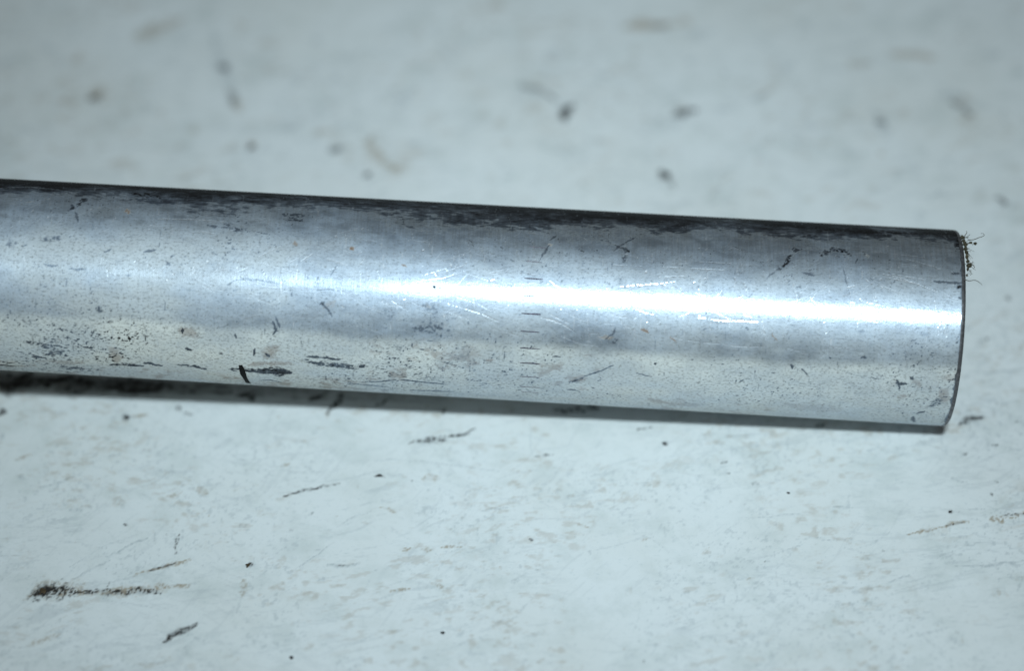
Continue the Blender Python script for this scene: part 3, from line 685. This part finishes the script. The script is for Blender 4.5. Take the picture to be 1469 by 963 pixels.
def blob(V, Fc, c, r, seed, sx_=(1, 1, 1)):
    bm = bmesh.new(); bmesh.ops.create_icosphere(bm, subdivisions=2, radius=1)
    rn = random.Random(seed); off = len(V)
    k1 = [rn.uniform(-3, 3) for _ in range(9)]
    for v in bm.verts:
        x, y, z = v.co
        f = 1 + .28 * math.sin(k1[0] * x * 2 + k1[1] * y * 2 + k1[2]) + .22 * math.sin(k1[3] * y * 2.4 + k1[4] * z * 2.4 + k1[5]) + rn.uniform(-.12, .12)
        V.append(np.asarray(c) + r * f * np.array([x * sx_[0], y * sx_[1], z * sx_[2]]))
    for f in bm.faces: Fc.append(tuple(v.index + off for v in f.verts))
    bm.free()

def end_pt(px, py):
    """point on the plane of the tube's end face"""
    d = ray(px, py); t = ((END - CPOS) @ AXT + .012) / (d @ AXT); return CPOS + t * d
lint = bpy.data.objects.new('lint_clump', None); C.objects.link(lint)
base = tube_pt(-.01, math.radians(105), .02)
lint.location = tuple(base * U)
lint['label'] = 'brown-green fuzzy lint clump stuck to the upper edge of the tube end'; lint['category'] = 'lint'
LB = np.array(lint.location)
V = []; Fc = []
rim_a = lambda deg, out, s: END + s * AXT + (1 + out) * (math.cos(math.radians(deg)) * N1 + math.sin(math.radians(deg)) * N2)
for i, (deg, out, s, r, st) in enumerate([(116, -.02, .02, .040, (1, .8, 1.4)), (110, -.02, .02, .030, (1, 1, 1.3)), (106, -.02, .03, .044, (.9, 1, 1.2)), (101, -.02, .025, .032, (1, 1, 1.3)), (97, -.02, .03, .036, (.9, .9, 1.4)), (93, -.02, .03, .034, (.9, .9, 1.4)), (89, -.02, .035, .040, (1, .9, 1.2)), (86, -.02, .045, .042, (1.2, .9, .9)), (106, 0.0, .10, .022, (1.2, 1, .8)), (105, .0, .16, .030, (1, 1, .9)), (83, -.02, .03, .028, (1, 1, 1.2)), (79, -.03, .015, .022, (1, 1, 1.2))]):
    blob(V, Fc, rim_a(deg, out, s * .75), r * .52, i + 3, st)
o = link_mesh('fluff', [v * U - LB for v in V], Fc, lint_dark, lint, False)
rn = random.Random(9)
V = []; Fc = []
for k in range(36):                                                # fuzz of short hairs
    deg = rn.uniform(78, 118); s = rn.uniform(.0, .06)
    p = rim_a(deg, -.01, s); dv = AXT * rn.uniform(.1, .9) + N1 * rn.uniform(-.6, .6) + N2 * rn.uniform(-.5, .8)
    l = rn.uniform(.02, .07); q = p + dv * l * .5 + np.array([rn.uniform(-.02, .02) for _ in range(3)]); e = q + dv * l * .5 + np.array([rn.uniform(-.04, .04) for _ in range(3)])
    v_, f_ = tube_curve([p, q, e], .0034, 3); n0 = len(V)
    V += v_; Fc += [tuple(i + n0 for i in f) for f in f_]
fz = link_mesh('fuzz', [v * U - LB for v in V], Fc, lint_dark, lint, False); fz['kind'] = 'stuff'
r_top = rim_a(106, 0, .1)
for pix in ([(1388, 344), (1396, 344), (1404, 341), (1410, 339), (1412, 337), (1410, 335), (1407, 335)], [(1384, 338), (1387, 334), (1386, 331)], [(1387, 350), (1393, 349), (1396, 352)], [(1389, 375), (1394, 379), (1398, 383), (1396, 386)]):
    pts = smooth_pts([at_depth(x, y, r_top) for x, y in pix])
    v_, f_ = tube_curve(pts, .0045, 5)
    link_mesh('fibre', [v * U - LB for v in v_], f_, lint_hair, lint)
hair = bpy.data.objects.new('loose_fibre', None)
V, Fc = tube_curve(smooth_pts([at_depth(x, y, rim_a(64, 0, .02)) for x, y in [(1384, 401), (1390, 403), (1398, 402), (1403, 404), (1407, 407), (1409, 409)]]), .0045, 5)
hb = np.mean(V, axis=0)
bpy.data.objects.remove(hair)
hair = link_mesh('loose_fibre', [(v - hb) * U for v in V], Fc, lint_hair); hair.location = tuple(hb * U)
hair['label'] = 'single thin brown fibre sticking out of the tube end below the lint clump'; hair['category'] = 'fibre'

# ------------------------------------------------------------------ crumbs of dirt lying on the worktop
crumb_black = dark_material('black_grit', (.014, .013, .013, 1), .7)
crumb_brown = dark_material('brown_grit', (.055, .040, .024, 1), .8)
CR_LIST = [
    (808, 167, 7.0, crumb_black, 'largest blurred black crumb on the worktop behind the middle of the tube'),
    (957, 252, 6.0, crumb_black, 'black crumb on the worktop close behind the right half of the tube'),
    (527, 251, 4.6, crumb_black, 'small blurred dark crumb on the worktop just above the middle of the tube'),
    (363, 211, 5.0, crumb_brown, 'brown blurred crumb on the worktop behind the left half of the tube'),
    (131, 140, 5.6, crumb_brown, 'brown blurred crumb on the worktop at the upper left'),
    (544, 683, 3.4, crumb_black, 'tiny sharp black crumb in front of the tube with a thin tail smear'),
    (356, 812, 4.2, crumb_brown, 'dark brown crumb on the worktop right of the long brown smear'),
    (419, 944, 4.4, crumb_black, 'black crumb at the bottom edge of the picture, left of centre'),
    (182, 599, 4.2, crumb_black, 'small black crumb just below the tube shadow at the left'),
    (953, 637, 3.2, crumb_black, 'tiny black crumb in front of the tube right of centre'),
    (1131, 708, 3.0, crumb_black, 'small dark crumb on the worktop below the right end of the tube'),
    (635, 909, 3.6, crumb_black, 'small dark crumb alone on the clean worktop at bottom centre'),
    (62, 849, 6.5, crumb_brown, 'brown-black lump of grit at the left end of the long smear'),
    (1363, 735, 2.8, crumb_black, 'tiny dark crumb above the brown speckled streak at the right edge'),
]
for i, (px, py, r, mt_, lab) in enumerate(CR_LIST):
    c = on_table(px, py); V = []; Fc = []
    rr = r * K * .62
    blob(V, Fc, (0, 0, rr * .30), rr, 40 + i, (1.0, .95, .42))
    rn = random.Random(i)
    for k in range(3):
        blob(V, Fc, (rn.uniform(-1.3, 1.3) * rr, rn.uniform(-1.2, 1.2) * rr, rr * .14), rr * rn.uniform(.25, .5), 70 + 7 * i + k, (1, 1, .5))
    V = [np.array([v[0], v[1], max(v[2], .0006)]) for v in V]
    o = link_mesh('dirt_crumb', [v * U for v in V], Fc, mt_, None, False)
    o.location = (c[0] * U, c[1] * U, 0)
    o['label'] = lab; o['category'] = 'crumb'; o['group'] = 'crumbs of dirt lying on the worktop'
